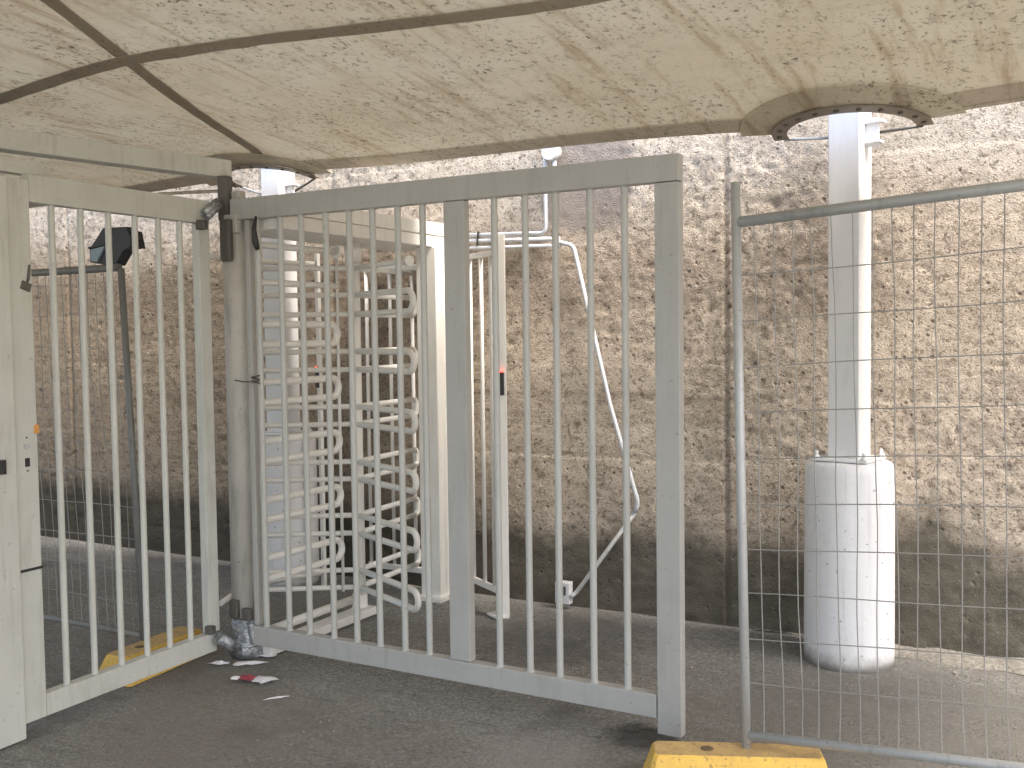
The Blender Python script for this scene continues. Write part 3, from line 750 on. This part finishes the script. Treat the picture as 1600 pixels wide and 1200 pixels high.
# ------------------------------------------------------------------ temporary mesh fences
def mesh_fence(P, ln, sgn, rise, ztop, zbot, post_top, post_base, lean, label, sp=.0625, sh=.154, hz0=None, mt=None):
    """one panel of welded mesh in a tube frame, set a little askew (its tubes rise away from the first post)"""
    P = Vector((*P, 0)); d = Vector((sgn, 0, 0)); nrm = Vector((0, -1, 0))
    t = thing('mesh_fence', (P.x, P.y, 0), label, 'fence', 'temporary mesh fence panels')
    base = P+Vector((0, 0, post_base)); top = P+Vector((lean, 0, post_top))
    def ax(z): return base.lerp(top, (z-post_base)/(post_top-post_base)).x
    def at(s_, z, o=0): return Vector((ax(z)+sgn*s_, P.y-o, z+rise*s_))
    mb = MB(); mb.tube([base, base.lerp(top, .5), top], .0162, 14); mb.build('post', mt or M_galv, t)
    mb = MB(); mb.tube([at(ln, post_base), at(ln, post_top)], .0185, 14); mb.build('post', mt or M_galv, t)
    mb = MB(); mb.tube([at(.012, ztop), at(ln, ztop)], .0185, 14); mb.build('top_tube', mt or M_galv, t)
    mb = MB(); mb.tube([at(.012, zbot), at(ln, zbot)], .0165, 14); mb.build('bottom_tube', mt or M_galv, t)
    mb = MB(); rnd = random.Random(5)
    for i in range(1, int(ln/sp)+1):
        s_ = i*sp; k0 = rnd.uniform(-.003, .003); ph = rnd.uniform(0, 6); pts = []
        for j in range(13):
            z = zbot+(ztop-zbot)*j/12
            wob = .003*math.sin(ph+z*7)+.007*noise.noise(Vector((s_*2, z*3, 4)))+k0
            pts.append(at(s_+wob, z, .004*math.sin(z*5+s_*3)))
        mb.tube(pts, .0020, 5, False)
    z = hz0
    while z < ztop-.05:
        ph = rnd.uniform(0, 6); m_ = max(8, int(ln/.12))
        mb.tube([at(ln*j/m_, z+.003*math.sin(ph+j*.7)-.004*math.sin(math.pi*j/m_), .003) for j in range(m_+1)], .0020, 5, False); z += sh
    mb.build('wire_mesh', M_wire, t)
    return t
mesh_fence((-1.012, 3.40), 2.4, 1, .0625, 1.92, .168, 2.055, .10, -.034,
           'galvanised wire mesh fence panel in front of the white drum base', hz0=.352)
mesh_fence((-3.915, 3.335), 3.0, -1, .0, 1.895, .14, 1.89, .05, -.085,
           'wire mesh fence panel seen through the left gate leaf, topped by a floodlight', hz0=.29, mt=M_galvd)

# ------------------------------------------------------------------ yellow fence feet
def foot(c, ln, w, h, rz, label):
    t = thing('fence_foot', (*c, 0), label, 'fence foot', 'yellow fence feet')
    mb = MB(); bm = mb.bm
    def ringv(l, ww, z, k=.014): return [Vector((x, y, z)) for x, y in ((-l/2+k, -ww/2), (l/2-k, -ww/2), (l/2, -ww/2+k), (l/2, ww/2-k), (l/2-k, ww/2), (-l/2+k, ww/2), (-l/2, ww/2-k), (-l/2, -ww/2+k))]
    rs = [ringv(ln, w, 0), ringv(ln, w, .02), ringv(ln-.06, w*.66, h-.008), ringv(ln-.072, w*.66-.014, h)]
    mt = Matrix.Translation((*c, 0)) @ Matrix.Rotation(rz, 4, 'Z')
    vs = [[bm.verts.new(mt @ p) for p in r] for r in rs]
    for a, b in zip(vs, vs[1:]):
        for k in range(8): bm.faces.new((a[k], a[(k+1) % 8], b[(k+1) % 8], b[k]))
    f = bm.faces.new(vs[-1]); f.material_index = 1; bm.faces.new(vs[0][::-1])
    bmesh.ops.bevel(bm, geom=[e for e in bm.edges if len(e.link_faces) == 2 and e.calc_face_angle(0) > .6], offset=.004, segments=2, affect='EDGES')
    o = mb.build('block', [M_yel, M_yeltop], t)
    for s in (-.10,):
        q = mt @ Vector((s, 0, h+.0005)); mb = MB(); mb.lathe((q.x, q.y, q.z-.004), [(.022, 0), (.022, .0055), (.016, .006)], 16); mb.build('hole_plug', M_yeltop2, t)
M_yeltop2 = flat('dark_dust', (.16, .11, .06), .9)
foot((-1.035, 3.365), .63, .20, .125, R(24), 'yellow fence foot at the bottom edge, holding the post of the mesh fence')
foot((-3.855, 3.345), .56, .215, .12, R(96), 'yellow fence foot under the narrow left gate leaf')

# ------------------------------------------------------------------ floodlight on the far fence
fl = thing('floodlight', (-4.07, 3.40, 1.92), 'black floodlight tilted on the top tube of the far mesh fence', 'floodlight')
def prism(pts, v0, v1):
    mb = MB(); bm = mb.bm
    a = [bm.verts.new((x, v0, z)) for x, z in pts]; b = [bm.verts.new((x, v1, z)) for x, z in pts]
    bm.faces.new(a); bm.faces.new(b[::-1])
    for i in range(len(pts)):
        j = (i+1) % len(pts); bm.faces.new((a[i], a[j], b[j], b[i]))
    bmesh.ops.recalc_face_normals(bm, faces=bm.faces)
    bmesh.ops.bevel(bm, geom=list(bm.edges), offset=.004, segments=2, affect='EDGES')
    return mb
prism([(-4.252, 1.931), (-4.253, 2.000), (-4.200, 2.046), (-4.152, 2.093), (-3.985, 2.088), (-3.948, 2.032), (-3.962, 1.988), (-4.010, 1.972), (-4.065, 1.910), (-4.138, 1.914)], 3.36, 3.42).build('housing', M_black, fl)
mb = MB()
for k in range(6): mb.box((-4.12+.028*k, 3.43, 2.03), (.006, .05, .085), ry=R(-14), bev=.001)
mb.build('cooling_fins', M_black, fl)
prism([(-4.236, 1.992), (-4.122, 2.006), (-4.183, 1.930), (-4.236, 1.936)], 3.350, 3.362).build('lens', M_glass, fl)
mb = MB(); mb.span((-4.245, 3.352, 2.000), (-4.110, 3.352, 2.014), .012, .010, .002); mb.build('trim', M_black, fl)
mb = MB(); mb.box((-4.12, 3.41, 1.925), (.02, .03, .05), bev=.003); mb.build('bracket', M_rust, fl)

# ------------------------------------------------------------------ litter
def scrap(name, c, rx_, ry_, rz, m, label, seed, h=.012):
    mb = MB(); bm = mb.bm; n = 16; rnd = random.Random(seed)
    rows = []
    for k in range(5):
        rr = (k+.0)/4; rows.append([])
        for j in range(n):
            a = 2*math.pi*j/n; e = 1+.9*noise.noise(Vector((math.cos(a)*1.7, math.sin(a)*1.7, seed)))
            x, y = rr*e*rx_*math.cos(a), rr*e*ry_*math.sin(a)
            z = .005+h*(1-rr)+h*.9*abs(noise.noise(Vector((x*40, y*40, seed))))
            q = Matrix.Rotation(rz, 3, 'Z') @ Vector((x, y, z)); rows[-1].append(bm.verts.new(Vector((*c, 0))+q))
    for a, b in zip(rows, rows[1:]):
        for j in range(n):
            bm.faces.new((a[j], a[(j+1) % n], b[(j+1) % n], b[j]))
    bmesh.ops.remove_doubles(bm, verts=bm.verts, dist=.0005)
    o = mb.build(name, m)
    md = o.modifiers.new('thick', 'SOLIDIFY'); md.thickness = .0015
    return o
w = thing('wrapper', (-3.30, 3.41, 0), 'crumpled red and white wrapper lying on the asphalt', 'litter')
for nm, c, a, b, rz, m_, sd_ in (('red_end', (-3.325, 3.405), .042, .030, R(20), M_red, 3), ('white_end', (-3.245, 3.42), .06, .04, R(32), M_paper, 5), ('torn_edge', (-3.372, 3.372), .028, .016, R(30), M_paper, 8)):
    o = scrap(nm, c, a, b, rz, m_, None, sd_); o.location = Vector(o.location)-Vector(w.location); o.parent = w
tag(scrap('paper_scrap', (-3.475, 3.555), .075, .022, R(35), M_paper, None, 11), 'white paper scrap at the foot of the hinge post', 'litter')
tag(scrap('paper_scrap', (-3.60, 3.50), .045, .016, R(28), M_paper, None, 12), 'torn white paper scrap left of the taped post foot', 'litter')
tag(scrap('paper_scrap', (-3.47, 3.70), .045, .02, R(35), M_paper, None, 14), 'pale paper scrap behind the lower hinge corner of the large gate', 'litter')
tag(scrap('paper_scrap', (-3.03, 3.27), .050, .006, R(52), M_paper, None, 15, .006), 'thin white strip of paper lying in front of the wrapper', 'litter')
M_sand = flat('pebble', (.30, .27, .23), .9)
rnd = random.Random(21)
mb = MB()
for i in range(420):
    x, y = rnd.uniform(-4.5, .6), rnd.uniform(2.6, 5.15)
    if rnd.random() < .35: y = 5.15-abs(rnd.gauss(0, .12))
    r = rnd.uniform(.0025, .008)*(1.6 if rnd.random() < .06 else 1)
    bmesh.ops.create_icosphere(mb.bm, subdivisions=1, radius=r, matrix=Matrix.Translation((x, y, .0)) @ Matrix.Diagonal((1, rnd.uniform(.6, 1), .6, 1)))
tag(mb.build('gravel', M_sand), 'loose grit and pebbles strewn over the asphalt', None, None, 'stuff')
